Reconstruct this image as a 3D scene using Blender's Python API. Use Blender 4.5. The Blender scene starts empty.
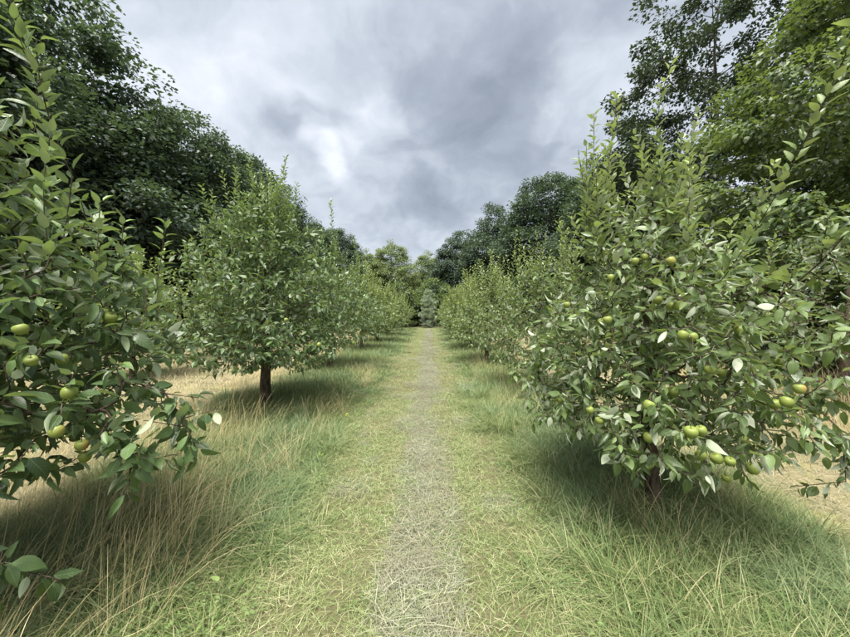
import bpy, math
import numpy as np
from mathutils import Vector, Matrix

scene = bpy.context.scene
COL = scene.collection
PI = math.pi
R = math.radians

# ------------------------------------------------------------------ camera
FPX, CX, HY, CAMH = 320.0, 430.0, 310.0, 1.6      # focal length / vanishing point in photo pixels
cd = bpy.data.cameras.new("camera"); cam = bpy.data.objects.new("camera", cd); COL.objects.link(cam)
cd.sensor_width = 36.0; cd.lens = 36.0 * FPX / 850.0
cd.clip_start = 0.05; cd.clip_end = 2000
cam.location = (0, 0, CAMH)
cam.rotation_euler = (R(90 - 1.5), 0, R(0.9))
scene.camera = cam

def px(x, y, d):
    """photo pixel + distance along the path -> point in metres"""
    return np.array([(x - CX) / FPX * d, d, CAMH - (y - HY) / FPX * d])

# ------------------------------------------------------------------ sky, sun, exposure
SUN_EL, SUN_AZ = 70.0, 196.0                    # azimuth clockwise from +Y
world = bpy.data.worlds.new("World"); scene.world = world; world.use_nodes = True

class NT:
    def __init__(s, tree): s.t = tree; s.n = tree.nodes; s.l = tree.links
    def new(s, typ, **kw):
        nd = s.n.new(typ)
        for k, v in kw.items():
            if k.startswith("i_"): s.put(nd.inputs[int(k[2:])], v)
            else: setattr(nd, k, v)
        return nd
    def put(s, sock, v):
        if isinstance(v, bpy.types.NodeSocket): s.l.new(v, sock)
        else: sock.default_value = v
    def math(s, op, a, b=0.0, c=None, clamp=False):
        nd = s.n.new("ShaderNodeMath"); nd.operation = op; nd.use_clamp = clamp
        s.put(nd.inputs[0], a); s.put(nd.inputs[1], b)
        if c is not None: s.put(nd.inputs[2], c)
        return nd.outputs[0]
    def vmath(s, op, a, b=(0, 0, 0), scale=None):
        nd = s.n.new("ShaderNodeVectorMath"); nd.operation = op
        s.put(nd.inputs[0], a)
        if op != "SCALE": s.put(nd.inputs[1], b)
        else: s.put(nd.inputs[3], scale)
        return nd.outputs["Value"] if op in ("LENGTH", "DISTANCE", "DOT_PRODUCT") else nd.outputs[0]
    def noise(s, vec, scale, detail=4, rough=0.55, dist=0.0):
        nd = s.n.new("ShaderNodeTexNoise"); s.put(nd.inputs["Vector"], vec)
        nd.inputs["Scale"].default_value = scale; nd.inputs["Detail"].default_value = detail
        nd.inputs["Roughness"].default_value = rough; nd.inputs["Distortion"].default_value = dist
        return nd.outputs["Fac"]
    def ramp(s, fac, stops, interp="LINEAR"):
        nd = s.n.new("ShaderNodeValToRGB"); s.put(nd.inputs[0], fac); cr = nd.color_ramp; cr.interpolation = interp
        while len(cr.elements) < len(stops): cr.elements.new(0.5)
        for e, (p, c) in zip(cr.elements, stops):
            e.position = p; e.color = (c[0], c[1], c[2], 1) if not isinstance(c, (int, float)) else (c, c, c, 1)
        return nd.outputs[0]
    def mix(s, fac, a, b, blend="MIX"):
        nd = s.n.new("ShaderNodeMix"); nd.data_type = "RGBA"; nd.blend_type = blend
        s.put(nd.inputs[0], fac)
        s.put(nd.inputs[6], a if isinstance(a, bpy.types.NodeSocket) else (*a, 1))
        s.put(nd.inputs[7], b if isinstance(b, bpy.types.NodeSocket) else (*b, 1))
        return nd.outputs[2]
    def smooth(s, v, lo, hi):
        nd = s.n.new("ShaderNodeMapRange"); nd.interpolation_type = "SMOOTHSTEP"
        s.put(nd.inputs[0], v); nd.inputs[1].default_value = lo; nd.inputs[2].default_value = hi
        return nd.outputs[0]

wn = NT(world.node_tree); wn.n.clear()
tc = wn.new("ShaderNodeTexCoord").outputs["Generated"]
sep = wn.new("ShaderNodeSeparateXYZ", i_0=tc)
zz = wn.math("MAXIMUM", sep.outputs[2], 0.0)
HZ = 0.60                                          # curved cloud deck: clouds flatten towards the horizon
den = wn.math("ADD", zz, HZ)
cu = wn.math("DIVIDE", sep.outputs[0], den); cv = wn.math("DIVIDE", sep.outputs[1], den)
comb = wn.new("ShaderNodeCombineXYZ", i_0=cu, i_1=cv, i_2=0.0).outputs[0]
def cloud_pt(x, y):                               # pixel of the sky -> point on the cloud deck
    d = np.array([(x - CX) / FPX, 1.0, -(y - HY) / FPX]); d /= np.linalg.norm(d)
    return d[0] / (d[2] + HZ), d[1] / (d[2] + HZ)
def warped(scale, amt, off):
    w = wn.new("ShaderNodeTexNoise", i_0=wn.vmath("ADD", comb, off)); w.inputs["Scale"].default_value = scale; w.inputs["Detail"].default_value = 4
    return wn.vmath("SCALE", wn.vmath("SUBTRACT", w.outputs["Color"], (0.5, 0.5, 0.5)), scale=amt)
cw = wn.vmath("ADD", comb, wn.vmath("ADD", warped(3.2, .24, (0, 0, 0)), warped(11.0, .075, (4, 2, 0))))
def bank(x, y, rx, ry, soft=1.0):                 # one cloud mass (or gap) with frayed edges
    u, v = cloud_pt(x, y)
    q = wn.vmath("MULTIPLY", wn.vmath("SUBTRACT", cw, (u, v, 0)), (1 / rx, 1 / ry, 1))
    return wn.smooth(wn.vmath("LENGTH", q), 1.0 + 0.35 * soft, 1.0 - 0.65 * soft)
def px_r(x, y, rx, ry):                           # radii given in photo pixels
    u0, v0 = cloud_pt(x - rx, y); u1, v1 = cloud_pt(x + rx, y); u2, v2 = cloud_pt(x, y - ry); u3, v3 = cloud_pt(x, y + ry)
    return abs(u1 - u0) / 2, abs(v3 - v2) / 2
big = wn.noise(wn.vmath("ADD", comb, (3.1, 7.7, 0)), 2.2, 5, 0.5, 0.0)
lump = wn.noise(wn.vmath("ADD", cw, (1.3, 2.2, 0)), 6.5, 4, 0.5, 0.0)
fine = wn.noise(wn.vmath("ADD", cw, (6.3, 1.2, 0)), 19.0, 6, 0.58, 0.0)
val = wn.math("MULTIPLY_ADD", wn.math("SUBTRACT", big, .5), .50, .53)
val = wn.math("MULTIPLY_ADD", wn.math("SUBTRACT", lump, .5), .62, val)
val = wn.math("MULTIPLY_ADD", wn.math("SUBTRACT", fine, .5), .20, val)
for (x, y, rx, ry, a, soft) in [
        (455, 55, 125, 60, -.17, 1.0), (440, 170, 90, 75, -.21, .8), (425, 215, 80, 30, -.14, 1.), (520, 140, 90, 70, -.13, 1.), (314, 124, 38, 22, -.22, .8), (640, 20, 110, 40, -.18, 1.),
        (376, 106, 24, 38, .26, 1.), (338, 165, 14, 45, .24, 1.), (354, 146, 16, 24, .16, 1.), (190, 70, 110, 70, .05, 1.), (590, 95, 60, 55, .10, 1.), (470, 225, 60, 18, .10, 1)]:
    rx, ry = px_r(x, y, rx, ry)
    val = wn.math("MULTIPLY_ADD", bank(x, y, rx, ry, soft), a, val)
cloudcol = wn.ramp(val, [(0.05, (.23, .262, .318)), (0.30, (.335, .375, .442)), (0.50, (.49, .535, .60)), (0.68, (.61, .65, .715)), (0.92, (.80, .83, .875))])
sky = wn.new("ShaderNodeTexSky"); sky.sky_type = "NISHITA"; sky.sun_disc = False
sky.sun_elevation = R(SUN_EL); sky.sun_rotation = R(SUN_AZ)
skyc = wn.vmath("SCALE", sky.outputs[0], scale=0.08)
tot = wn.mix(0.90, skyc, cloudcol)
bg = wn.new("ShaderNodeBackground"); wn.put(bg.inputs[0], tot); bg.inputs[1].default_value = 0.50
wo = wn.new("ShaderNodeOutputWorld"); wn.l.new(bg.outputs[0], wo.inputs[0])

sd = bpy.data.lights.new("sun", "SUN"); sun = bpy.data.objects.new("sun", sd); COL.objects.link(sun)
sd.energy = 4.0; sd.angle = R(36); sd.color = (1.0, 0.955, 0.88)
az, el = R(SUN_AZ), R(SUN_EL)
sun.rotation_euler = Vector((math.sin(az) * math.cos(el), math.cos(az) * math.cos(el), math.sin(el))).to_track_quat("Z", "Y").to_euler()
sun.location = (-8, -12, 20)
vs = scene.view_settings
vs.view_transform = "Standard"; vs.look = "None"; vs.exposure = 1.55; vs.gamma = 1.0; vs.use_curve_mapping = False
cy = scene.cycles
cy.max_bounces = 5; cy.diffuse_bounces = 3; cy.glossy_bounces = 2; cy.transmission_bounces = 3; cy.transparent_max_bounces = 4
cy.caustics_reflective = False; cy.caustics_refractive = False

# ------------------------------------------------------------------ materials
def material(name):
    m = bpy.data.materials.new(name); m.use_nodes = True
    nt = NT(m.node_tree); nt.n.clear()
    out = nt.new("ShaderNodeOutputMaterial")
    return m, nt, out
def principled(nt, col, rough=0.6, spec=0.5, normal=None):
    p = nt.new("ShaderNodeBsdfPrincipled"); nt.put(p.inputs["Base Color"], col if isinstance(col, bpy.types.NodeSocket) else (*col, 1))
    nt.put(p.inputs["Roughness"], rough); p.inputs["Specular IOR Level"].default_value = spec
    if normal is not None: nt.put(p.inputs["Normal"], normal)
    return p
def pick(nt):                                   # a random number per leaf, blade or copy
    g = nt.new("ShaderNodeNewGeometry"); o = nt.new("ShaderNodeObjectInfo")
    return nt.math("FRACT", nt.math("ADD", g.outputs["Random Per Island"], o.outputs["Random"])), g
def leaf_material(name, dark, mid, young, under, rough=0.37, trans=0.28, veins=True):
    m, nt, out = material(name)
    rnd, g = pick(nt)
    a = nt.new("ShaderNodeAttribute", attribute_name="lf"); s = nt.new("ShaderNodeSeparateXYZ", i_0=a.outputs["Vector"])
    rib, along, tint = s.outputs
    col = nt.ramp(rnd, [(0.0, [c * .8 for c in dark]), (0.5, [c * .8 for c in mid]), (0.85, [c * 1.15 for c in mid]), (1.0, [c * 1.45 for c in mid])])
    col = nt.mix(tint, col, young)
    normal = None
    if veins:
        rb = nt.smooth(rib, 0.10, 0.02)
        w = nt.math("SINE", nt.math("MULTIPLY", nt.math("SUBTRACT", along, nt.math("MULTIPLY", rib, 0.22)), 46.0))
        vein = nt.math("MAXIMUM", rb, nt.math("MULTIPLY", nt.smooth(w, 0.80, 1.0), 0.55))
        col = nt.mix(nt.math("MULTIPLY", vein, 0.38), col, [min(1, c * 2.0 + 0.02) for c in mid])
        blot = nt.noise(g.outputs["Position"], 90.0, 2)
        col = nt.mix(nt.math("MULTIPLY", nt.smooth(blot, 0.60, 0.75), 0.25), col, [0.16, 0.14, 0.05])
        bp = nt.new("ShaderNodeBump"); bp.inputs["Strength"].default_value = 0.35; bp.inputs["Distance"].default_value = 0.003
        nt.put(bp.inputs["Height"], nt.math("SUBTRACT", 0.0, vein)); normal = bp.outputs[0]
    ucol = nt.mix(nt.math("MULTIPLY", rnd, 0.4), under, mid)
    both = nt.mix(g.outputs["Backfacing"], col, ucol)
    rg = nt.math("MULTIPLY_ADD", g.outputs["Backfacing"], 0.3, nt.math("MULTIPLY_ADD", rnd, 0.16, rough - 0.06))
    p = principled(nt, both, rg, 0.5, normal)
    t = nt.new("ShaderNodeBsdfTranslucent"); nt.put(t.inputs[0], nt.mix(0.6, col, [mid[0] * 2.6, mid[1] * 2.3, mid[2] * 1.0]))
    mx = nt.new("ShaderNodeMixShader", i_0=trans); nt.l.new(p.outputs[0], mx.inputs[1]); nt.l.new(t.outputs[0], mx.inputs[2])
    nt.l.new(mx.outputs[0], out.inputs[0])
    return m
def grass_material(name, stops, noise_col=None, nscale=1.1, namt=0.5, trans=0.3, rough=0.55):
    m, nt, out = material(name)
    rnd, g = pick(nt)
    col = nt.ramp(rnd, stops)
    if noise_col is not None:
        n = nt.noise(g.outputs["Position"], nscale, 4)
        col = nt.mix(nt.math("MULTIPLY", nt.smooth(n, 0.38, 0.66), namt), col, noise_col)
    p = principled(nt, col, rough, 0.35)
    t = nt.new("ShaderNodeBsdfTranslucent"); nt.put(t.inputs[0], col)
    mx = nt.new("ShaderNodeMixShader", i_0=trans); nt.l.new(p.outputs[0], mx.inputs[1]); nt.l.new(t.outputs[0], mx.inputs[2])
    nt.l.new(mx.outputs[0], out.inputs[0])
    return m
def bark_material(name, a, b, scale=14.0):
    m, nt, out = material(name)
    g = nt.new("ShaderNodeNewGeometry")
    v = nt.vmath("MULTIPLY", g.outputs["Position"], (1, 1, 0.28))
    n = nt.noise(v, scale * 2.2, 6, 0.65, 0.6); n2 = nt.noise(g.outputs["Position"], scale * 0.5, 3)
    col = nt.mix(nt.smooth(n, 0.35, 0.68), a, b)
    col = nt.mix(nt.math("MULTIPLY", nt.smooth(n2, 0.56, 0.7), 0.5), col, (0.12, 0.13, 0.08))
    bp = nt.new("ShaderNodeBump"); bp.inputs["Strength"].default_value = 0.8; bp.inputs["Distance"].default_value = 0.012
    nt.put(bp.inputs["Height"], n)
    p = principled(nt, col, 0.85, 0.2, bp.outputs[0]); nt.l.new(p.outputs[0], out.inputs[0])
    return m

M = {}
M["apple_leaf"] = leaf_material("apple_leaf", (.026, .054, .022), (.090, .146, .054), (.21, .31, .09), (.36, .42, .28))
M["apple_leaf_pale"] = leaf_material("apple_leaf_pale", (.034, .064, .024), (.120, .178, .062), (.26, .35, .12), (.44, .49, .37))
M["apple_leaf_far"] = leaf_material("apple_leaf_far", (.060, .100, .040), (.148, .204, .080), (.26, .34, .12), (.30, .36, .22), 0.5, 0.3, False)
M["oak_leaf"] = leaf_material("oak_leaf", (.027, .050, .037), (.056, .096, .060), (.09, .135, .065), (.085, .12, .085), 0.5, 0.22, False)  # blue-green of the distance haze is mixed into these leaf colours
M["alder_leaf"] = leaf_material("alder_leaf", (.022, .040, .026), (.040, .066, .036), (.065, .095, .04), (.07, .095, .065), 0.5, 0.2, False)
M["maple_leaf"] = leaf_material("maple_leaf", (.036, .064, .024), (.092, .140, .048), (.15, .20, .065), (.14, .19, .10), 0.42, 0.32, False)
M["willow_leaf"] = leaf_material("willow_leaf", (.08, .12, .05), (.13, .18, .065), (.18, .22, .07), (.2, .25, .15), 0.5, 0.3, False)
M["silver_leaf"] = leaf_material("silver_leaf", (.16, .23, .17), (.27, .34, .27), (.38, .44, .36), (.42, .47, .43), 0.55, 0.25, False)
M["bark"] = bark_material("apple_bark", (.034, .024, .018), (.13, .095, .07))
M["bark_grey"] = bark_material("grey_bark", (.05, .045, .04), (.17, .16, .14), 6.0)
M["twig_dry"] = bark_material("dry_twig", (.14, .12, .09), (.30, .27, .21), 30.0)
M["mown"] = grass_material("mown_grass", [(0, (.08, .15, .035)), (.45, (.18, .265, .08)), (.75, (.31, .36, .16)), (1, (.54, .50, .33))], (.34, .29, .17), 1.9, .28, .18)
M["clip"] = grass_material("grass_clippings", [(0, (.12, .14, .08)), (.5, (.25, .26, .175)), (1, (.41, .41, .30))], (.22, .18, .13), 5.0, .4, .15, .7)
M["lush"] = grass_material("long_grass", [(0, (.075, .13, .035)), (.5, (.17, .235, .08)), (.82, (.29, .32, .14)), (1, (.48, .42, .25))], (.17, .25, .13), .9, .6)
M["dry"] = grass_material("dry_grass", [(0, (.24, .22, .09)), (.4, (.40, .33, .16)), (1, (.56, .48, .29))], None, 1, 0, .25)
M["straw"] = grass_material("straw", [(0, (.17, .18, .08)), (.3, (.28, .25, .145)), (.7, (.39, .35, .225)), (1, (.49, .44, .31))], (.24, .24, .115), .8, .5, .2, .65)
M["weed"] = leaf_material("weed_leaf", (.06, .11, .03), (.11, .18, .05), (.16, .22, .07), (.16, .22, .10), 0.5, 0.3, False)

def apple_skin():
    m, nt, out = material("apple_skin")
    o = nt.new("ShaderNodeObjectInfo"); t = nt.new("ShaderNodeTexCoord").outputs["Object"]
    n = nt.noise(t, 14.0, 4); sp = nt.noise(t, 260.0, 1)
    col = nt.mix(n, (.13, .19, .04), (.24, .27, .06))
    s = nt.new("ShaderNodeSeparateXYZ", i_0=t)
    blush = nt.math("MULTIPLY", nt.smooth(nt.math("ADD", s.outputs[0], nt.math("MULTIPLY", nt.math("SUBTRACT", n, .5), .05)), 0.006, 0.03),
                    nt.smooth(o.outputs["Random"], 0.90, 1.0))
    col = nt.mix(nt.math("MULTIPLY", blush, .3), col, (.50, .14, .05))
    col = nt.mix(nt.math("MULTIPLY", nt.smooth(sp, .66, .72), .5), col, (.5, .48, .25))
    p = principled(nt, col, .48, .35); p.inputs["Subsurface Weight"].default_value = 0.0
    nt.l.new(p.outputs[0], out.inputs[0]); return m
M["apple"] = apple_skin()

def ground_material():
    m, nt, out = material("ground")
    g = nt.new("ShaderNodeNewGeometry"); pos = g.outputs["Position"]
    s = nt.new("ShaderNodeSeparateXYZ", i_0=pos)
    wob = nt.math("MULTIPLY", nt.math("SUBTRACT", nt.noise(pos, .9, 4), .5), .7)
    x = nt.math("ADD", s.outputs[0], wob)
    n1 = nt.noise(pos, 3.0, 6, .65); n2 = nt.noise(pos, 40.0, 5, .7)
    mown = nt.mix(n2, (.05, .05, .024), (.18, .17, .085))
    lush = nt.mix(n2, (.04, .042, .02), (.13, .13, .065))
    straw = nt.mix(n2, (.13, .11, .06), (.36, .31, .19))
    straw = nt.mix(nt.smooth(n1, .45, .7), straw, (.27, .25, .10))
    clip = nt.mix(n2, (.055, .05, .034), (.20, .18, .125))
    c = nt.mix(nt.smooth(nt.math("ABSOLUTE", nt.math("ADD", s.outputs[0], nt.math("MULTIPLY_ADD", wob, .3, .09))), .26, .12), mown, clip)
    c = nt.mix(nt.smooth(x, .75, 1.0), c, lush)
    c = nt.mix(nt.smooth(x, 2.4, 2.8), c, straw)
    c = nt.mix(nt.smooth(x, -1.15, -1.45), c, lush)
    c = nt.mix(nt.smooth(x, -3.1, -3.6), c, straw)
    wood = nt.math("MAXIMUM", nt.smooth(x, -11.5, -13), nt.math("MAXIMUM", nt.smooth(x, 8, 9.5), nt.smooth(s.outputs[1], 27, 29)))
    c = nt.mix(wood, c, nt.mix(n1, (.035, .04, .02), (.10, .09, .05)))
    bp = nt.new("ShaderNodeBump"); bp.inputs["Strength"].default_value = .7; bp.inputs["Distance"].default_value = .03
    nt.put(bp.inputs["Height"], n2)
    p = principled(nt, c, .9, .15, bp.outputs[0]); nt.l.new(p.outputs[0], out.inputs[0]); return m
M["ground"] = ground_material()

# ------------------------------------------------------------------ mesh helpers
def make_mesh(name, V, F, mats, vec=None, smooth=True):
    """V (n,3), F (m,k) of one face size, vec (n,3) goes to the attribute 'lf'"""
    V = np.ascontiguousarray(V, np.float32); F = np.ascontiguousarray(F, np.int32)
    me = bpy.data.meshes.new(name); m, k = F.shape
    me.vertices.add(len(V)); me.vertices.foreach_set("co", V.ravel())
    me.loops.add(m * k); me.loops.foreach_set("vertex_index", F.ravel())
    me.polygons.add(m); me.polygons.foreach_set("loop_start", np.arange(0, m * k, k, dtype=np.int32))
    me.polygons.foreach_set("loop_total", np.full(m, k, np.int32))
    if smooth: me.polygons.foreach_set("use_smooth", np.ones(m, bool))
    if vec is not None:
        at = me.attributes.new("lf", "FLOAT_VECTOR", "POINT"); at.data.foreach_set("vector", np.ascontiguousarray(vec, np.float32).ravel())
    me.materials.append(mats); me.update(); me.validate()
    return me
def obj(name, data, parent=None, loc=None):
    o = bpy.data.objects.new(name, data); COL.objects.link(o)
    if parent is not None: o.parent = parent
    if loc is not None: o.location = loc
    return o
def empty(name, loc, label, cat, group=None):
    o = bpy.data.objects.new(name, None); COL.objects.link(o); o.location = loc; o.empty_display_size = .3
    o["label"] = label; o["category"] = cat
    if group: o["group"] = group
    return o
def norm(a): return a / np.maximum(np.linalg.norm(a, axis=-1, keepdims=True), 1e-9)

def tubes(chains, sides):
    """chains: list of (points (n,3), radii (n)) -> one vertex/quad soup"""
    Vs, Fs, off = [], [], 0
    ang = np.arange(sides) * 2 * PI / sides; ca, sa = np.cos(ang), np.sin(ang)
    for P, r in chains:
        n = len(P)
        if n < 2: continue
        T = norm(np.gradient(P, axis=0))
        ref = np.array([1.0, 0, 0]) if abs(T[0][0]) < .8 else np.array([0, 1.0, 0])
        A = norm(np.cross(T, ref)); B = np.cross(T, A)
        ring = P[:, None, :] + r[:, None, None] * (A[:, None, :] * ca[None, :, None] + B[:, None, :] * sa[None, :, None])
        Vs.append(ring.reshape(-1, 3))
        i = np.arange(n - 1)[:, None] * sides; j = np.arange(sides)[None, :]; j2 = (j + 1) % sides
        Fs.append((np.stack([i + j, i + j2, i + sides + j2, i + sides + j], -1).reshape(-1, 4)) + off)
        off += n * sides
    return np.concatenate(Vs), np.concatenate(Fs)

# leaf templates: base at the origin, tip at +Y, upper side +Z, length 1
def leaf_template(rows, width, fold, curl, roll=0.0, petiole=0.0, wave=0.0):
    V = [(0, 0, 0)]; A = [(0, 0)]
    prof = lambda t: math.sin(PI * t ** .80) ** .85 * (1 - .12 * t)
    def mid(t): return t * (1 - .12 * abs(curl)), -curl * t * t + roll * 0
    ts = [(i + 1) / (rows + 1) for i in range(rows)]
    for t in ts:
        w = width * prof(t) * .5; y, z = mid(t)
        k = wave * math.sin(t * 14)
        V += [(-w * math.cos(fold), y, z + w * math.sin(fold) + k + roll * w), (0, y, z), (w * math.cos(fold), y, z + w * math.sin(fold) - k - roll * w)]
        A += [(1, t), (0, t), (1, t)]
    y, z = mid(1.0); V.append((0, y, z)); A.append((0, 1)); tip = len(V) - 1
    F = [(0, 2, 1), (0, 3, 2)]
    for i in range(rows - 1):
        a = 1 + 3 * i; b = a + 3
        F += [(a, a + 1, b + 1), (a, b + 1, b), (a + 1, a + 2, b + 2), (a + 1, b + 2, b + 1)]
    a = 1 + 3 * (rows - 1); F += [(a, a + 1, tip), (a + 1, a + 2, tip)]
    V = np.array(V, float); A = np.array(A, float)
    if petiole:
        V[:, 1] += petiole; V[:, 2] -= 0
        n = len(V); V = np.vstack([V, [(-.012, 0, .0), (.012, 0, .0)]]); A = np.vstack([A, [(0, 0), (0, 0)]])
        F += [(n, n + 1, 0)]
    return V, np.array(F), A
def diamond(width, fold, curl=.1):
    V = np.array([(0, 0, 0), (-width / 2, .45, fold), (width / 2, .45, fold), (0, 1, -curl)], float)
    return V, np.array([(0, 2, 3), (0, 3, 1)]), np.array([(0, 0), (1, .5), (1, .5), (0, 1)], float)
LEAF_HI = [leaf_template(5, .46, .35, .18, 0, .22, .012), leaf_template(5, .52, .2, .42, .2, .22, .02),
           leaf_template(5, .44, .6, .10, -.15, .24, .015), leaf_template(5, .50, .1, -.12, .3, .2, .03), leaf_template(5, .42, .75, .5, .1, .24, .02)]
LEAF_MID = [leaf_template(2, .48, .3, .18, 0, .15), leaf_template(2, .54, .12, .32, .15, .15), leaf_template(2, .44, .6, .05, -.1, .15)]
LEAF_LO = [diamond(.62, .10), diamond(.7, .04, .2)]
LEAF_SLIM = [diamond(.3, .03)]

def leaf_frames(D, N):
    y = norm(D); z = norm(N - (N * y).sum(1, keepdims=True) * y); x = np.cross(y, z)
    return np.stack([x, y, z], -1)            # columns
def leaf_soup(temps, pos, D, N, size, tint, rng):
    Rm = leaf_frames(D, N); which = rng.integers(0, len(temps), len(pos))
    Vs, Fs, As, off = [], [], [], 0
    for k, (V, F, A) in enumerate(temps):
        s = np.where(which == k)[0]
        if not len(s): continue
        W = np.einsum("nij,vj->nvi", Rm[s], V) * size[s, None, None] + pos[s, None, :]
        Vs.append(W.reshape(-1, 3)); nv = len(V)
        Fs.append((F[None] + (np.arange(len(s)) * nv)[:, None, None]).reshape(-1, 3) + off); off += len(s) * nv
        a = np.empty((len(s), nv, 3)); a[:, :, :2] = A[None]; a[:, :, 2] = tint[s, None]
        As.append(a.reshape(-1, 3))
    return np.concatenate(Vs), np.concatenate(Fs), np.concatenate(As)

# ------------------------------------------------------------------ growing a skeleton
class Skeleton:
    def __init__(s):
        s.P = np.zeros((0, 3)); s.par = []; s.limb = []; s.chains = []; s.kind = []
    def chain(s, attach, pts, limb, kind="wood"):
        n0 = len(s.P); s.P = np.vstack([s.P, pts]); m = len(pts)
        s.par += [attach] + list(range(n0, n0 + m - 1)); s.limb += [limb] * m
        s.chains.append(([attach] if attach >= 0 else []) + list(range(n0, n0 + m))); s.kind.append((kind, limb))
        return n0 + m - 1
    def radii(s, rtip, power, rmax):
        c = np.zeros(len(s.P)); hasch = np.zeros(len(s.P), bool)
        for p in s.par:
            if p >= 0: hasch[p] = True
        c[~hasch] = 1
        for i in range(len(s.P) - 1, -1, -1):
            if s.par[i] >= 0: c[s.par[i]] += c[i]
        return np.minimum(rtip * c ** power, rmax)
def bez(p0, p1, p2, n):
    t = np.linspace(0, 1, n + 1)[1:, None]
    return (1 - t) ** 2 * p0 + 2 * t * (1 - t) * p1 + t * t * p2
def attach_twigs(sk, targets, rng, step, droop=0.0, minlimb=0):
    ok = np.array([l >= minlimb for l in sk.limb])
    for t in targets:
        d = np.linalg.norm(sk.P - t, axis=1) + np.where(sk.P[:, 2] > t[2] + .1, .25 * (sk.P[:, 2] - t[2]), 0) + np.where(ok, 0, .5)
        j = int(np.argmin(d)); p0 = sk.P[j]; L = np.linalg.norm(t - p0)
        if L < step * .6: continue
        pj = sk.par[j]; dirp = (p0 - sk.P[pj]) if pj >= 0 else np.array([0, 0, 1.0])
        dirp = dirp / max(np.linalg.norm(dirp), 1e-6)
        c = p0 + (dirp * .3 + (t - p0) / L * .25 + np.array([0, 0, droop])) * L + rng.normal(0, .06, 3) * L
        n = max(2, int(L / step) + 1)
        sk.chain(j, bez(p0, c, t, n), sk.limb[j], "twig")
        ok = np.append(ok, np.full(n, sk.limb[j] >= minlimb))

def crown_points(n, prof_z, prof_r, rng, lump=.22, power=.42, ph=None):
    """points filling a lumpy crown given by radius against height"""
    out = []; ph = rng.uniform(0, 6.28, 6) if ph is None else ph
    zs = np.linspace(prof_z[0], prof_z[-1], 200); w = np.interp(zs, prof_z, prof_r) ** 1.6 + 1e-4
    z = rng.choice(zs, n, p=w / w.sum()) + rng.normal(0, .03, n)
    a = rng.uniform(0, 2 * PI, n)
    r = np.interp(z, prof_z, prof_r)
    k = 1 + lump * (np.sin(2 * a + ph[0] + z) * .5 + np.sin(3 * a + ph[1] - 1.7 * z) * .5 + np.sin(5 * a + ph[2] + 2.3 * z) * .4)
    rr = r * k * rng.uniform(0, 1, n) ** power
    return np.stack([rr * np.cos(a), rr * np.sin(a), z], 1)

def twig_leaves(sk, rng, spacing, span, leaf, zlo, zhi, shoot_leaf=1.0, droopk=.55, nrand=.5):
    """leaf position, direction, upper-side normal, length, youth"""
    PP, DD, NN, SS, TT = [], [], [], [], []
    for ch, (kind, limb) in zip(sk.chains, sk.kind):
        if kind in ("trunk", "wood", "bare"): continue
        P = sk.P[ch]; seg = np.linalg.norm(np.diff(P, axis=0), axis=1); cum = np.concatenate([[0], np.cumsum(seg)]); L = cum[-1]
        use = L if kind == "shoot" else min(L, span)
        m = max(5, int(use / (spacing * (1.25 if kind == "shoot" else 1))))
        s = L - use + use * (np.arange(m) + rng.uniform(0, .8, m)) / m
        p = np.stack([np.interp(s, cum, P[:, i]) for i in range(3)], 1)
        q = np.stack([np.interp(np.minimum(s + .03, L), cum, P[:, i]) - np.interp(np.maximum(s - .03, 0), cum, P[:, i]) for i in range(3)], 1)
        T = norm(q + 1e-6)
        ref = np.where(np.abs(T[:, 2:3]) > .9, [[1.0, 0, 0]], [[0, 0, 1.0]]); A = norm(np.cross(T, ref)); B = np.cross(T, A)
        th = rng.uniform(0, 6.28) + np.arange(m) * 2.4 + rng.normal(0, .3, m)
        rad = A * np.cos(th)[:, None] + B * np.sin(th)[:, None]
        rel = np.clip((p[:, 2] - zlo) / (zhi - zlo), 0, 1)[:, None]
        if kind == "shoot":
            D = T * .75 + rad * .75 + np.array([0, 0, .15]) + rng.normal(0, .12, (m, 3))
            N = T * 1.0 - rad * .55 + rng.normal(0, .25, (m, 3))
            frac = (np.arange(m) / m); sz = leaf * shoot_leaf * (1.05 - .38 * frac) * rng.uniform(.8, 1.1, m)
            ty = np.clip(.15 + .85 * frac ** 1.5 + rng.normal(0, .1, m), 0, 1)
        else:
            D = T * .45 + rad * .8 + np.array([0, 0, 1.0]) * (.35 * rel - droopk * (1 - rel)) + rng.normal(0, .22, (m, 3))
            outw = norm(p * [1, 1, 0] + 1e-6)
            N = np.array([0, 0, 1.0]) * .9 + outw * .35 + rad * .15 + rng.normal(0, nrand, (m, 3))
            sz = leaf * rng.uniform(.5, 1.22, m)
            ty = np.clip(rng.normal(.02, .10, m) + .25 * (rel[:, 0] - .4), 0, 1)
        PP.append(p); DD.append(D); NN.append(N); SS.append(sz); TT.append(ty)
    return np.concatenate(PP), norm(np.concatenate(DD)), norm(np.concatenate(NN)), np.concatenate(SS), np.concatenate(TT)

# apple fruit
def lathe(prof, sides, name, mat):
    V = []; F = []
    for (r, z) in prof:
        for k in range(sides):
            a = k * 2 * PI / sides; V.append((r * math.cos(a), r * math.sin(a), z))
    for i in range(len(prof) - 1):
        for k in range(sides):
            k2 = (k + 1) % sides; F.append((i * sides + k, i * sides + k2, (i + 1) * sides + k2, (i + 1) * sides + k))
    return make_mesh(name, np.array(V), np.array(F), mat)
APPLE_ME = lathe([(.001, -.029), (.008, -.031), (.017, -.030), (.027, -.021), (.0335, -.006), (.0355, .008), (.032, .022), (.023, .030), (.012, .031), (.005, .026), (.001, .022)][::1], 12, "apple", M["apple"])
sv, sf = tubes([(np.array([(0, 0, .022), (.002, 0, .036), (.005, .001, .052)]), np.array([.0022, .002, .0024]))], 4)
STEM_ME = make_mesh("stem", sv, sf, M["bark"])

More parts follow.
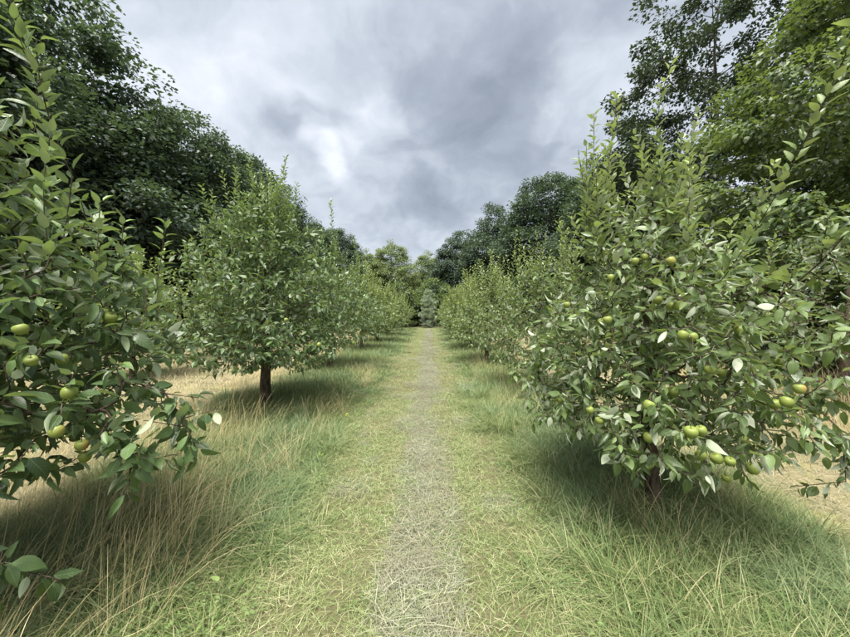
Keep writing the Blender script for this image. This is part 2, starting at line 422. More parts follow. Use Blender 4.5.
LEAF_PARTS = {}
def leaf_part_mesh(matname, k, ti):
    key = (matname, k, ti)
    if key not in LEAF_PARTS:
        V, F, A = LEAF_HI[k]
        LEAF_PARTS[key] = make_mesh("leaf", V, F, M[matname], np.column_stack([A, np.full(len(V), ti)]))
    return LEAF_PARTS[key]

def apple_tree(base, label, seed, prof_z, prof_r, targets=420, shoots=22, shoot_len=(.45, .9), trunk_r=.06, lean=(0, 0),
               leaf=.085, temps=LEAF_MID, mat="apple_leaf", spacing=.022, limbs=9, parts=0, apples=(), extra=(), split=True,
               shoot_pts=(), group="apple trees in rows", rand_apples=0, droopk=.55, bare=0, span=.30, lump=.22, sides=5, trunk_top=None, nrand=.5, fill=.5):
    rng = np.random.default_rng(seed); base = np.array(base, float)
    H = prof_z[-1]; sk = Skeleton(); lean = np.array([lean[0], lean[1], 0.0])
    fork = trunk_top or (prof_z[0] + .18)
    tz = np.linspace(-.06, H * .72, 12)
    tp = np.stack([np.zeros(12), np.zeros(12), tz], 1) + lean * np.clip(tz / H, 0, 1)[:, None] + rng.normal(0, .012, (12, 3)) * [1, 1, 0]
    sk.chain(-1, tp, -1, "trunk")
    for l in range(limbs):
        j = int(np.argmin(np.abs(tz - (fork + (H * .38) * (l / limbs) ** 1.2)))); p0 = tp[j]
        a = l * 2.4 + rng.uniform(-.3, .3)
        ze = p0[2] + (.18 + .5 * l / limbs) * rng.uniform(.6, 1.3)
        r = np.interp(ze, prof_z, prof_r) * rng.uniform(.62, .85)
        e = np.array([r * math.cos(a), r * math.sin(a), ze]) + lean * ze / H
        c = p0 * .5 + e * .5 + np.array([0, 0, .16])
        sk.chain(j, bez(p0, c, e, 8) + rng.normal(0, .012, (8, 3)), l, "wood")
    T = crown_points(targets, prof_z, prof_r, rng, lump, fill) + lean * .6
    T = T[np.argsort(np.linalg.norm(T[:, :2], axis=1) + .3 * np.abs(T[:, 2] - 1.2))]
    attach_twigs(sk, T, rng, .11, .03, 0)
    for pts in extra:                                # long single branches seen in the photograph
        pts = np.array(pts) - base; j = int(np.argmin(np.linalg.norm(sk.P - pts[0], axis=1)))
        n = 14; tt = np.linspace(0, 1, len(pts) + 1); full = np.vstack([sk.P[j], pts]); t2 = np.linspace(0, 1, n + 1)[1:]
        q = np.stack([np.interp(t2, tt, full[:, i]) for i in range(3)], 1)
        sk.chain(j, q, max(0, sk.limb[j]), "twig"); k = len(sk.P)
        for i in range(k - (10 if pts[0][2] > -base[2] + .75 else 3), k, 1):
            dv = rng.normal(0, .09, 3); sk.chain(i, np.array([sk.P[i] + dv * .5, sk.P[i] + dv]), max(0, sk.limb[i]), "twig")
    top = np.where((sk.P[:, 2] > H * .55) & (np.array(sk.limb) >= 0))[0]
    if len(top):
        w = (sk.P[top, 2] - H * .5) ** 1.5; w /= w.sum()
        cand = rng.choice(top, shoots, p=w)
        for j in cand:
            L = rng.uniform(*shoot_len); o = norm(sk.P[j] * [1, 1, 0] + 1e-6)
            d = np.array([0, 0, 1.0]) + o * rng.uniform(-.05, .38) + rng.normal(0, .07, 3); d = d / np.linalg.norm(d)
            e = sk.P[j] + d * L; sk.chain(int(j), bez(sk.P[j], sk.P[j] + d * L * .5 + o * .05 * L + rng.normal(0, .06, 3) * L, e, 7), sk.limb[j], "shoot")
    for (b, e) in shoot_pts:
        b = np.array(b) - base; e = np.array(e) - base; j = int(np.argmin(np.linalg.norm(sk.P - b, axis=1)))
        sk.chain(j, bez(sk.P[j], (b * .6 + e * .4), e, 8), max(0, sk.limb[j]), "shoot")
    for _ in range(bare):
        j = int(rng.choice(top)); d = norm(rng.normal(0, .5, 3) + [0, 0, .8] + norm(sk.P[j] * [1, 1, 0]) * .6)
        sk.chain(j, bez(sk.P[j], sk.P[j] + d * .4, sk.P[j] + d * rng.uniform(.5, 1.0) + [0, 0, -.1], 7), sk.limb[j], "bare")
    rad = sk.radii(.0021, .40, trunk_r)
    rad[:len(tp)] = np.maximum(rad[:len(tp)], np.linspace(trunk_r, .012, len(tp)))
    rad[0] *= 1.25
    lp, ld, ln, ls, lt = twig_leaves(sk, rng, spacing, span, leaf, prof_z[0], H, droopk=droopk, nrand=nrand)
    keep = lp[:, 2] > .22
    # fruit
    fruit = []
    camv = np.array([0, 0, CAMH]) - base
    for (ax, ay) in apples:
        d = px(ax, ay, 1.0) - np.array([0, 0, CAMH]); d /= np.linalg.norm(d)
        v = sk.P - camv; along = v @ d; off = np.linalg.norm(v - along[:, None] * d, axis=1)
        j = int(np.argmin(off * 3.0 + along * .25 + np.where(sk.P[:, 2] < .4, 5, 0)))
        c = camv + d * (along[j] - .02); fruit.append((c, sk.P[j]))
    if rand_apples:
        nodes = np.where((np.array(sk.limb) >= 0) & (sk.P[:, 2] > prof_z[0] + .2) & (sk.P[:, 2] < H * .72))[0]
        outer = nodes[np.argsort(-np.linalg.norm(sk.P[nodes, :2], axis=1))[:len(nodes) // 2]]
        for j in rng.choice(outer, rand_apples, replace=False):
            fruit.append((sk.P[j] + np.array([rng.normal(0, .01), rng.normal(0, .01), -.055]), sk.P[j]))
    for c, _ in fruit:
        ctr = lp + ld * ls[:, None] * .6
        keep &= np.linalg.norm(ctr - c, axis=1) > .038
    lp, ld, ln, ls, lt = lp[keep], ld[keep], ln[keep], ls[keep], lt[keep]
    # objects
    root = empty("apple_tree", base, label, "apple tree", group)
    tv, tf = tubes([(sk.P[ch], rad[ch]) for ch, (k, l) in zip(sk.chains, sk.kind) if k == "trunk"], 12)
    obj("trunk", make_mesh("trunk", tv, tf, M["bark"]), root)
    if split:
        for l in range(limbs):
            cs = [(sk.P[ch], rad[ch]) for ch, (k, q) in zip(sk.chains, sk.kind) if q == l and k != "trunk"]
            if cs:
                v, f = tubes(cs, sides); obj("branch", make_mesh("branch", v, f, M["bark"]), root)
    else:
        v, f = tubes([(sk.P[ch], rad[ch]) for ch, (k, q) in zip(sk.chains, sk.kind) if k != "trunk"], 3)
        b = obj("branches", make_mesh("branches", v, f, M["bark"]), root); b["kind"] = "stuff"
    idx = np.zeros(len(lp), bool)
    if parts:                                        # the leaves that show largest become objects of their own
        ctr = lp + ld * ls[:, None] * .5 - camv
        u = ctr[:, 0] / np.maximum(ctr[:, 1], .05) * FPX + CX; v = -ctr[:, 2] / np.maximum(ctr[:, 1], .05) * FPX + HY
        inside = (ctr[:, 1] > .3) & (u > -5) & (u < 855) & (v > -5) & (v < 640)
        sc = np.where(inside, ls / np.linalg.norm(ctr, axis=1), 0)
        best = np.argsort(-sc)[:parts]; best = best[sc[best] > 0]; idx[best] = True
        Rm = leaf_frames(ld, ln)
        for i in best:
            me = leaf_part_mesh(mat, int(rng.integers(0, len(LEAF_HI))), round(float(lt[i]) * 3) / 3)
            o = obj("leaf", me, root)
            mw = np.eye(4); mw[:3, :3] = Rm[i] * ls[i]; mw[:3, 3] = lp[i]; o.matrix_local = Matrix(mw.tolist())
    r = ~idx
    v, f, a = leaf_soup(temps, lp[r], ld[r], ln[r], ls[r], lt[r], rng)
    fo = obj("foliage" if split else "crown", make_mesh("foliage", v, f, M[mat], a), root); fo["kind"] = "stuff"
    for c, n in fruit:
        o = obj("apple", APPLE_ME, root, c); s = rng.uniform(.60, .86)
        o.scale = (s, s, s * rng.uniform(.98, 1.08)); o.rotation_euler = (rng.normal(0, .25), rng.normal(0, .25), rng.uniform(0, 6.28))
        obj("stem", STEM_ME, o)
    return root

def copy_tree(o, loc, rz, label, sc=1.0, parent=None):
    c = o.copy(); COL.objects.link(c)
    if parent is None:
        c.location = loc; c.rotation_euler = (0, 0, rz); c.scale = (sc, sc * (1 + .06 * math.sin(rz * 3)), sc * (1 + .07 * math.sin(rz * 5 + 1))); c["label"] = label
    else: c.parent = parent
    for ch in o.children: copy_tree(ch, None, 0, None, 1, c)
    return c

# ------------------------------------------------------------------ ground
def height(x, y):
    return .03 * np.sin(x * .9 + .5) * np.sin(y * .45) + .02 * np.sin(x * 2.3 + y * 1.1) * .6
gx = np.concatenate([[-900, -300, -120, -60, -40], np.linspace(-26, 22, 193), [40, 60, 120, 300, 900]])
gy = np.concatenate([[-300, -60, -20], np.linspace(-6, 60, 221), [75, 100, 150, 300, 900]])
X, Y = np.meshgrid(gx, gy); Z = height(X, Y) * np.exp(-(np.maximum(np.abs(X), 0) / 40) ** 2)
n1, n0 = X.shape
ii = (np.arange(n1 - 1)[:, None] * n0 + np.arange(n0 - 1)[None]).ravel()
gf = np.stack([ii, ii + 1, ii + n0 + 1, ii + n0], 1)
gr = obj("ground", make_mesh("ground", np.stack([X.ravel(), Y.ravel(), Z.ravel()], 1), gf, M["ground"])); gr["kind"] = "structure"

# ------------------------------------------------------------------ woodland trees (setting)
def wood_tree(name, label, cat, base, seed, prof_z, prof_r, clumps, per, leafsize, mat, bark="bark_grey", trunk_r=.22, clump_r=.55,
              temps=LEAF_LO, group="woodland trees round the orchard", lump=.2, power=.35, flat=.6, droop=.15, upright=0.0, bare=0):
    rng = np.random.default_rng(seed); H = prof_z[-1]; sk = Skeleton()
    tz = np.linspace(-.1, H * .86, 16); tp = np.stack([np.cumsum(rng.normal(0, .05, 16)), np.cumsum(rng.normal(0, .05, 16)), tz], 1)
    tp[:, :2] -= tp[0, :2]; sk.chain(-1, tp, -1, "trunk")
    nl = 14
    for l in range(nl):
        zf = prof_z[0] + (H * .75 - prof_z[0]) * l / nl; j = int(np.argmin(np.abs(tz - zf))); p0 = tp[j]; a = l * 2.4 + rng.uniform(-.4, .4)
        ze = min(H * .93, p0[2] + rng.uniform(.6, 2.2) * H / 13); r = np.interp(ze, prof_z, prof_r) * rng.uniform(.55, .8)
        e = np.array([r * math.cos(a), r * math.sin(a), ze]); sk.chain(j, bez(p0, p0 * .5 + e * .5 + [0, 0, -.1], e, 8), l, "wood")
    T = crown_points(clumps, prof_z, prof_r, rng, lump, power)
    T = T[np.argsort(np.linalg.norm(T[:, :2], axis=1))]
    attach_twigs(sk, T, rng, .5 * H / 13, .03, 0)
    rad = sk.radii(.008 * H / 13, .46, trunk_r); rad[:16] = np.maximum(rad[:16], np.linspace(trunk_r, .03, 16)); rad[0] *= 1.3
    m = len(T); n = m * per
    q = norm(rng.normal(0, 1, (n, 3))) * (rng.uniform(0, 1, n) ** .45)[:, None] * [1, 1, flat]
    cr = clump_r * rng.uniform(.6, 1.35, m); c = np.repeat(np.arange(m), per)
    lp = T[c] + q * cr[c][:, None]
    outw = norm(lp * [1, 1, 0] + 1e-6)
    D = outw * .6 + norm(q) * .6 + np.array([0, 0, -droop + upright]) + rng.normal(0, .45, (n, 3))
    N = np.array([0, 0, 1.0]) + norm(q) * .5 + outw * .2 + rng.normal(0, .35, (n, 3))
    ls = leafsize * rng.uniform(.6, 1.3, n); lt = np.clip(rng.normal(.0, .12, n) + np.where(rng.uniform(0, 1, m)[c] < .12, .35, 0), 0, 1)
    k = lp[:, 2] > .1
    root = empty(name, base, label, cat, group)
    v, f = tubes([(sk.P[ch], rad[ch]) for ch, (kk, l) in zip(sk.chains, sk.kind) if kk == "trunk"], 10); obj("trunk", make_mesh("trunk", v, f, M[bark]), root)
    v, f = tubes([(sk.P[ch], rad[ch]) for ch, (kk, l) in zip(sk.chains, sk.kind) if kk != "trunk"], 3)
    b = obj("branches", make_mesh("branches", v, f, M[bark]), root); b["kind"] = "stuff"
    v, f, a = leaf_soup(temps, lp[k], norm(D)[k], norm(N)[k], ls[k], lt[k], rng)
    cr_ = obj("crown", make_mesh("crown", v, f, M[mat], a), root); cr_["kind"] = "stuff"
    return root

OAK = dict(clumps=760, per=125, leafsize=.185, mat="oak_leaf", clump_r=.74)
oz = [.5, 2, 5, 8.5, 11.5, 13.4, 14.2]
oakA = wood_tree("oak_tree", "", "tree", (0, 0, 0), 11, oz, [2.6, 3.8, 4.3, 4.0, 3.0, 1.6, .2], **OAK)
oakB = wood_tree("oak_tree", "", "tree", (0, 0, 0), 12, oz, [2.2, 3.4, 4.1, 4.3, 3.4, 2.0, .3], **OAK)
oakC = wood_tree("oak_tree", "", "tree", (0, 0, 0), 13, [.5, 2, 5, 8, 10.5, 12.6, 13.6], [2.8, 3.9, 4.4, 3.8, 2.7, 1.3, .2], **OAK)
left = [(-16.5, 2.0, .98, 0, "dark tall broadleaf tree filling the upper left corner behind the nearest left apple tree"),
        (-15.8, 8.5, 1.0, 1, "dark broadleaf tree second from the left frame edge, top cut by the frame"),
        (-16.5, 14.5, 1.2, 2, "dark rounded broadleaf tree in the left wood, third from the frame edge"),
        (-15.5, 20.5, 1.05, 0, "dark broadleaf tree in the left wood rising left of the second apple tree"),
        (-16.5, 27.0, 1.07, 1, "dark broadleaf tree in the left wood just behind the second left apple tree's top"),
        (-15.8, 34.0, 1.03, 2, "dark broadleaf tree in the left wood right of the second left apple tree's top"),
        (-16.2, 42.0, 1.05, 0, "smaller-looking dark tree far along the left wood above the apple row"),
        (-14.8, 50.0, 1.0, 1, "last dark tree of the left wood beside the pale willow"),
        (-22.5, 5.0, 1.05, 2, "dark tree in the back rank of the left wood near the frame edge"),
        (-22.5, 17.0, 1.0, 1, "dark tree in the back rank of the left wood, middle one"),
        (-22.5, 30.0, 1.05, 0, "dark tree in the back rank of the left wood, farthest one")]
src = [oakA, oakB, oakC]; used = [False] * 3
for i, (x, y, s, k, lab) in enumerate(left):
    if not used[k]:
        o = src[k]; used[k] = True; o.location = (x, y, 0); o.rotation_euler = (0, 0, i * 1.3); o.scale = (s, s, s); o["label"] = lab
    else: copy_tree(src[k], (x, y, 0), i * 1.7 + .5, lab, s)

# right: dark open tree with sky between its leaves, leafy pale tree in front of it, dark trees farther on
ald = wood_tree("alder_tree", "tall dark open-crowned tree with sky showing through at upper right", "tree", (13.5, 15.4, 0), 21,
                [2, 4, 7, 11, 14.5, 17, 18.2], [2.6, 3.8, 4.8, 4.8, 4.2, 2.6, .4], clumps=430, per=130, leafsize=.17, mat="alder_leaf", clump_r=.6, trunk_r=.2)
copy_tree(ald, (20.5, 12.5, 0), 2.0, "dark tall tree behind the pale leafy tree at the right frame edge", 1.0)
map_ = wood_tree("maple_tree", "bright green leafy tree overhanging the right frame edge above the nearest right apple tree", "tree", (10.4, 7.6, 0), 31,
                 [.4, 1.5, 3.5, 6, 8, 9.6, 10.6], [2.6, 3.4, 3.7, 3.3, 2.5, 1.4, .2], clumps=560, per=130, leafsize=.13, mat="maple_leaf", clump_r=.5, trunk_r=.14, flat=.45, droop=.5, temps=LEAF_LO)
copy_tree(map_, (15.5, 9.5, 0), 2.4, "bright green tree behind the one overhanging the right frame edge", .9)
for i, (x, y, s, k, lab) in enumerate([
        (11.8, 32.0, 1.12, 1, "big dark rounded tree rising over the right apple row, tallest near the middle"),
        (15.8, 25.0, 1.0, 0, "dark tree between the big rounded tree and the open-crowned tree"),
        (8.6, 43.0, 1.10, 2, "dark tree at the far end of the right wood, lowest of its skyline"),
        (12.3, 21.2, .86, 1, "dark tree half hidden behind the nearest right apple tree's tall shoots"),
        (4.2, 48.0, .98, 2, "dark round tree standing just right of the path's end")]):
    copy_tree(src[k], (x, y, 0), i * 2.1 + .8, lab, s)
wil = wood_tree("willow_tree", "pale feathery willow at the path's far end, left of the small silvery tree", "tree", (-5.6, 47, 0), 41,
                [.4, 2, 5, 8, 10.3, 11.6], [2.5, 3.6, 4.0, 3.3, 1.9, .3], clumps=520, per=110, leafsize=.2, mat="willow_leaf", clump_r=.65, temps=LEAF_SLIM + LEAF_LO, droop=.5)
copy_tree(wil, (-10.2, 50, 0), 2.2, "pale willow beside the last dark tree of the left wood", .98)
copy_tree(wil, (-.4, 56, 0), 4.1, "yellowish treetop in the gap right of the pale willow", .98)
wood_tree("silver_tree", "small silvery pointed tree standing across the far end of the path", "tree", (-.15, 29.0, 0), 51,
          [.1, .6, 1.4, 2.3, 3.1, 3.7], [.45, .6, .62, .5, .32, .08], lump=.35, clumps=150, per=60, leafsize=.10, mat="silver_leaf", clump_r=.2, trunk_r=.06, temps=LEAF_SLIM, droop=-.3, upright=.3)
shr = wood_tree("hedge_shrub", "green bushy shrub behind the silvery tree on its left", "shrub", (-3.0, 32, 0), 61,
                [.05, .8, 2, 3.4, 4.4], [1.6, 2.0, 2.0, 1.4, .2], clumps=190, per=90, leafsize=.15, mat="maple_leaf", clump_r=.4, trunk_r=.07, group="shrubs closing the end of the orchard")
for i, (x, y, s, lab) in enumerate([(.4, 33, 1.05, "green bushy shrub directly behind the silvery tree"), (3.6, 32, .9, "green bushy shrub behind the end of the right apple row"),
                                    (-7.5, 33, 1.1, "green bushy shrub behind the end of the left apple row"), (-12, 28, 1.0, "green bushy shrub at the foot of the left wood")]):
    copy_tree(shr, (x, y, 0), i * 1.9, lab, s)

# ------------------------------------------------------------------ apple trees
b = (1.74, 2.5, 0)
apple_tree(b, "nearest right apple tree, full crown with many green apples and tall shoots", 101,
           [.58, .78, 1.1, 1.5, 1.95, 2.3, 2.6], [.66, .92, .98, .86, .62, .38, .1], targets=1600, fill=.64, shoots=26, shoot_len=(.35, .75), trunk_r=.06, lean=(-.12, 0), nrand=.95, lump=.12,
           leaf=.080, temps=LEAF_HI, mat="apple_leaf_pale", parts=300, limbs=9, sides=6, spacing=.0135, droopk=.8,
           apples=[(641, 258), (632, 262), (667, 262), (600, 322), (606, 320), (566, 305), (603, 369), (648, 405), (671, 391), (690, 432), (707, 369), (719, 372),
                   (716, 458), (729, 461), (726, 478), (752, 468), (776, 362), (783, 401), (771, 403), (761, 316), (648, 466), (700, 430), (795, 388), (560, 400), (590, 410), (625, 330), (680, 335), (735, 330), (655, 300), (742, 440), (700, 455)], rand_apples=10,
           extra=[[px(760, 330, 2.3), px(800, 395, 2.0), px(838, 430, 1.85), px(843, 480, 1.8)],
                  [px(770, 300, 2.2), px(815, 260, 2.0), px(852, 215, 1.8)], [px(780, 350, 2.2), px(820, 345, 2.0), px(855, 330, 1.8)]],
           shoot_pts=[(px(600, 230, 2.4), px(612, 100, 2.4)), (px(592, 240, 2.5), px(590, 118, 2.5)), (px(585, 260, 2.5), px(583, 150, 2.5)),
                      (px(665, 240, 2.3), px(690, 120, 2.2)), (px(680, 230, 2.5), px(700, 150, 2.5)), (px(640, 240, 2.7), px(648, 165, 2.7)),
                      (px(740, 250, 2.2), px(765, 165, 2.1)), (px(760, 260, 1.5), px(858, -10, 1.15))])
b = (-2.65, 1.6, 0)
apple_tree(b, "nearest left apple tree, cut off by the left frame edge, large glossy leaves", 102,
           [.72, .95, 1.3, 1.8, 2.3, 2.8, 3.1], [.75, 1.02, 1.08, .92, .60, .36, .12], lump=.10, targets=1750, fill=.64, shoots=12, shoot_len=(.35, .7), trunk_r=.08,
           leaf=.098, temps=LEAF_HI, mat="apple_leaf", parts=300, limbs=9, sides=6, spacing=.0175, droopk=.6, nrand=.65,
           apples=[(22, 362), (54, 360), (100, 313), (109, 348), (72, 449), (75, 461), (46, 435), (12, 330), (105, 318), (60, 395)],
           extra=[[px(120, 380, 1.75), px(160, 395, 1.8), px(180, 425, 1.8), px(192, 455, 1.8)], [px(90, 440, 1.5), px(110, 450, 1.6), px(135, 470, 1.65)],
                  [px(-90, 548, 1.3), px(-40, 568, 1.3), px(-2, 580, 1.3)]],
           shoot_pts=[(px(110, 300, 1.9), px(122, 215, 1.9)), (px(150, 300, 2.0), px(165, 222, 2.0)), (px(60, 240, 1.6), px(70, 175, 1.6)), (px(30, 130, 1.5), px(38, 40, 1.5)),
                      (px(20, 230, 1.4), px(50, 130, 1.5)), (px(0, 60, 1.4), px(15, -15, 1.4)), (px(90, 290, 1.6), px(98, 200, 1.6))])
b = (-2.65, 5.1, 0)
apple_tree(b, "second left apple tree with a broad crown on a bare dark trunk", 103,
           [.74, 1.0, 1.4, 2.0, 2.6, 3.15, 3.55], [1.0, 1.42, 1.55, 1.35, .98, .55, .15], lump=.15, targets=1950, fill=.64, shoots=60, shoot_len=(.35, .85), trunk_r=.095,
           leaf=.092, spacing=.016, temps=LEAF_MID, apples=[(318, 345), (276, 345), (353, 343), (285, 320), (300, 365)], trunk_top=.75, sides=5)
apple_tree((2.1, 6.1, 0), "second right apple tree, partly hidden by the nearest right one, pale leaves", 104,
           [.45, .8, 1.2, 1.6, 2.0, 2.35, 2.6], [.7, 1.15, 1.25, 1.1, .8, .45, .15], targets=900, fill=.55, shoots=60, shoot_len=(.35, .8), trunk_r=.07,
           leaf=.088, spacing=.021, temps=LEAF_MID, mat="apple_leaf_pale", rand_apples=6)
apple_tree((-2.68, 8.5, 0), "third left apple tree, its trunk just right of the second's crown", 105,
           [.65, .95, 1.4, 1.9, 2.3, 2.7, 2.9], [.7, 1.15, 1.35, 1.2, .85, .5, .15], targets=850, shoots=50, trunk_r=.08, leaf=.1, spacing=.026, mat="apple_leaf", rand_apples=3, split=False)
pA = apple_tree((1.7, 9.6, 0), "third right apple tree, pale leaves and upright shoots", 106,
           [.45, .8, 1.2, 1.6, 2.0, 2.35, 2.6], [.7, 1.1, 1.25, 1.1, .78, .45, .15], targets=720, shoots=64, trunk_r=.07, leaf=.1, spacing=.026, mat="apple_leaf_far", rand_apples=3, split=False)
pB = apple_tree((-2.65, 12.3, 0), "fourth left apple tree along the path", 107,
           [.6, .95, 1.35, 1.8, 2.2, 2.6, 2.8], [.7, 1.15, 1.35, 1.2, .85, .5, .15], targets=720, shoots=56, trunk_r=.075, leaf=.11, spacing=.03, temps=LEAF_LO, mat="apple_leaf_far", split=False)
pC = apple_tree((1.65, 13.0, 0), "fourth right apple tree along the path", 108,
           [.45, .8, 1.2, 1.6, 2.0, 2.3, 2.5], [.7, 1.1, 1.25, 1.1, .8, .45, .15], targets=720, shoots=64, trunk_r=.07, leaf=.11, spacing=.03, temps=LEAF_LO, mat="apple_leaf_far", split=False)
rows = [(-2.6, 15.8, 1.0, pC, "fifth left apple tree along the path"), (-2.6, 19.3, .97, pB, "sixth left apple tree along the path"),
        (-2.6, 22.8, .92, pC, "seventh left apple tree along the path"), (-2.5, 26.2, .92, pB, "eighth left apple tree, last of its row by the silvery tree"),
        (1.6, 16.4, .98, pB, "fifth right apple tree along the path"), (1.6, 19.8, .95, pC, "sixth right apple tree along the path"),
        (1.7, 23.2, .85, pB, "seventh right apple tree along the path"), (1.75, 26.6, .88, pC, "eighth right apple tree, last of its row by the silvery tree"),
        (-7.0, 7.4, 1.0, pB, "apple tree of the outer left row seen between the two nearest left trees"),
        (-7.0, 11.0, .98, pC, "apple tree of the outer left row behind the second left tree's left side"),
        (-7.0, 14.6, 1.0, pA, "apple tree of the outer left row behind the second left tree's middle"),
        (-7.0, 18.2, 1.0, pB, "apple tree of the outer left row, farthest from the camera"),
        (6.2, 8.6, .95, pC, "apple tree of the outer right row behind the nearest right tree"),
        (6.2, 12.1, .95, pB, "apple tree of the outer right row, farther along behind the nearest right tree")]
for i, (x, y, s, p, lab) in enumerate(rows): copy_tree(p, (x, y, 0), i * 1.9 + .6, lab, s)
apple_tree((6.45, 5.05, 0), "sparse twiggy apple tree of the outer right row at the right frame edge", 109,
           [.75, 1.1, 1.6, 2.1, 2.6, 2.9], [.6, 1.1, 1.4, 1.3, .8, .2], targets=330, shoots=14, trunk_r=.10, leaf=.085, spacing=.028, mat="apple_leaf", bare=26, trunk_top=.85, split=True)

# ------------------------------------------------------------------ grass (instanced patches)
def blades(n, size, h, w, lean, bend, rng, segs=3, flat=0.0, lean_dir=None, seed_head=0.0, clumps=0, csd=.03):
    """n curved blades on a square patch"""
    base = np.column_stack([rng.uniform(-.5, .5, (n, 2)) * size, np.full(n, -.012)])
    hk = np.ones(n)
    if clumps:
        cc = rng.uniform(-.5, .5, (clumps, 2)) * size; ck = rng.uniform(.6, 1.15, clumps); w_ = rng.integers(0, clumps, n)
        base[:, :2] = cc[w_] + rng.normal(0, csd, (n, 2)); hk = ck[w_]
    hh = rng.uniform(h[0], h[1], n) * hk; az_ = rng.uniform(0, 2 * PI, n)
    d0 = np.stack([np.cos(az_), np.sin(az_), np.zeros(n)], 1)
    if clumps: d0[:, :2] = norm(d0[:, :2] * .6 + norm(base[:, :2] - cc[w_]) * .7)
    if lean_dir is not None: d0 = norm(d0 * .45 + np.array(lean_dir))
    ln = np.abs(rng.normal(lean, lean * .5, n)); bd = np.abs(rng.normal(bend, bend * .5, n))
    sa_ = rng.uniform(0, 2 * PI, n); side = np.stack([np.cos(sa_), np.sin(sa_), np.zeros(n)], 1)
    side = norm(np.cross(d0, [0, 0, 1.0]) + side * .5)
    ww = rng.uniform(w[0], w[1], n); z0 = rng.uniform(.006, .055, n); rowsV = []
    for k in range(segs + 1):
        t = k / segs
        horiz = ln * t + bd * t * t
        vert = np.sqrt(np.maximum(.02, 1 - np.minimum(.97, (ln + bd * t) ** 2 * .8))) * t if not flat else flat * np.sin(PI * t) * .5
        c = base + d0 * (horiz * hh)[:, None] + np.array([0, 0, 1.0]) * (vert * hh)[:, None]
        if flat: c[:, 2] += z0
        wt = (1 - t ** 1.5) if not seed_head else (.6 if t < .72 else seed_head * (1.05 - t) * 4)
        rowsV.append((c, np.maximum(ww * wt, 1e-5)))
    V = []
    for c, wt in rowsV: V.append(c - side * wt[:, None] * .5); V.append(c + side * wt[:, None] * .5)
    V = np.stack(V, 1); nv = V.shape[1]
    F = np.array([(2 * k, 2 * k + 1, 2 * k + 3, 2 * k + 2) for k in range(segs)])
    F = (F[None] + (np.arange(n) * nv)[:, None, None]).reshape(-1, 4)
    return V.reshape(-1, 3), F
def merge(parts):
    Vs, Fs, o = [], [], 0
    for v, f in parts: Vs.append(v); Fs.append(f + o); o += len(v)
    return np.concatenate(Vs), np.concatenate(Fs)
def patches(name, mat, rng, count, *specs):
    return [make_mesh(name, *merge([blades(rng=rng, **sp) for sp in specs]), M[mat], smooth=False) for i in range(count)]
def scatter(name, label, cat, near, far, field, mat):
    """one object: points carrying copies of the tuft shapes"""
    pts = np.concatenate([f[0] for f in field]); rot = np.concatenate([f[1] for f in field]); scl = np.concatenate([f[2] for f in field])
    rr = np.random.default_rng(5).integers(0, 1 << 20, len(pts)); protos = near + far
    idx = np.where(pts[:, 1] < SPLIT, rr % len(near), len(near) + rr % max(1, len(far))) if far else rr % len(near)
    col = bpy.data.collections.new(name + "_shapes")
    for q, me in enumerate(protos): col.objects.link(bpy.data.objects.new("%s_%02d" % (name, q), me))
    me = bpy.data.meshes.new(name); me.vertices.add(len(pts)); me.vertices.foreach_set("co", np.ascontiguousarray(pts, np.float32).ravel())
    at = me.attributes.new("rot", "FLOAT_VECTOR", "POINT"); at.data.foreach_set("vector", np.ascontiguousarray(rot, np.float32).ravel())
    at = me.attributes.new("scl", "FLOAT_VECTOR", "POINT"); at.data.foreach_set("vector", np.ascontiguousarray(scl, np.float32).ravel())
    at = me.attributes.new("idx", "INT", "POINT"); at.data.foreach_set("value", idx.astype(np.int32))
    me.materials.append(M[mat]); me.update()
    o = obj(name, me); o["kind"] = "stuff"; o["label"] = label; o["category"] = cat
    ng = bpy.data.node_groups.new(name, "GeometryNodeTree")
    ng.interface.new_socket("Geometry", in_out="INPUT", socket_type="NodeSocketGeometry"); ng.interface.new_socket("Geometry", in_out="OUTPUT", socket_type="NodeSocketGeometry")
    N = ng.nodes; L = ng.links
    gi = N.new("NodeGroupInput"); go = N.new("NodeGroupOutput"); iop = N.new("GeometryNodeInstanceOnPoints"); ci = N.new("GeometryNodeCollectionInfo")
    ci.inputs["Collection"].default_value = col; ci.inputs["Separate Children"].default_value = True; ci.inputs["Reset Children"].default_value = True
    def attr(nm, typ):
        a = N.new("GeometryNodeInputNamedAttribute"); a.data_type = typ; a.inputs["Name"].default_value = nm; return a.outputs["Attribute"]
    L.new(gi.outputs[0], iop.inputs["Points"]); L.new(ci.outputs[0], iop.inputs["Instance"]); iop.inputs["Pick Instance"].default_value = True
    L.new(attr("idx", "INT"), iop.inputs["Instance Index"]); L.new(attr("rot", "FLOAT_VECTOR"), iop.inputs["Rotation"]); L.new(attr("scl", "FLOAT_VECTOR"), iop.inputs["Scale"])
    L.new(iop.outputs[0], go.inputs[0])
    md = o.modifiers.new("tufts", "NODES"); md.node_group = ng
    return o

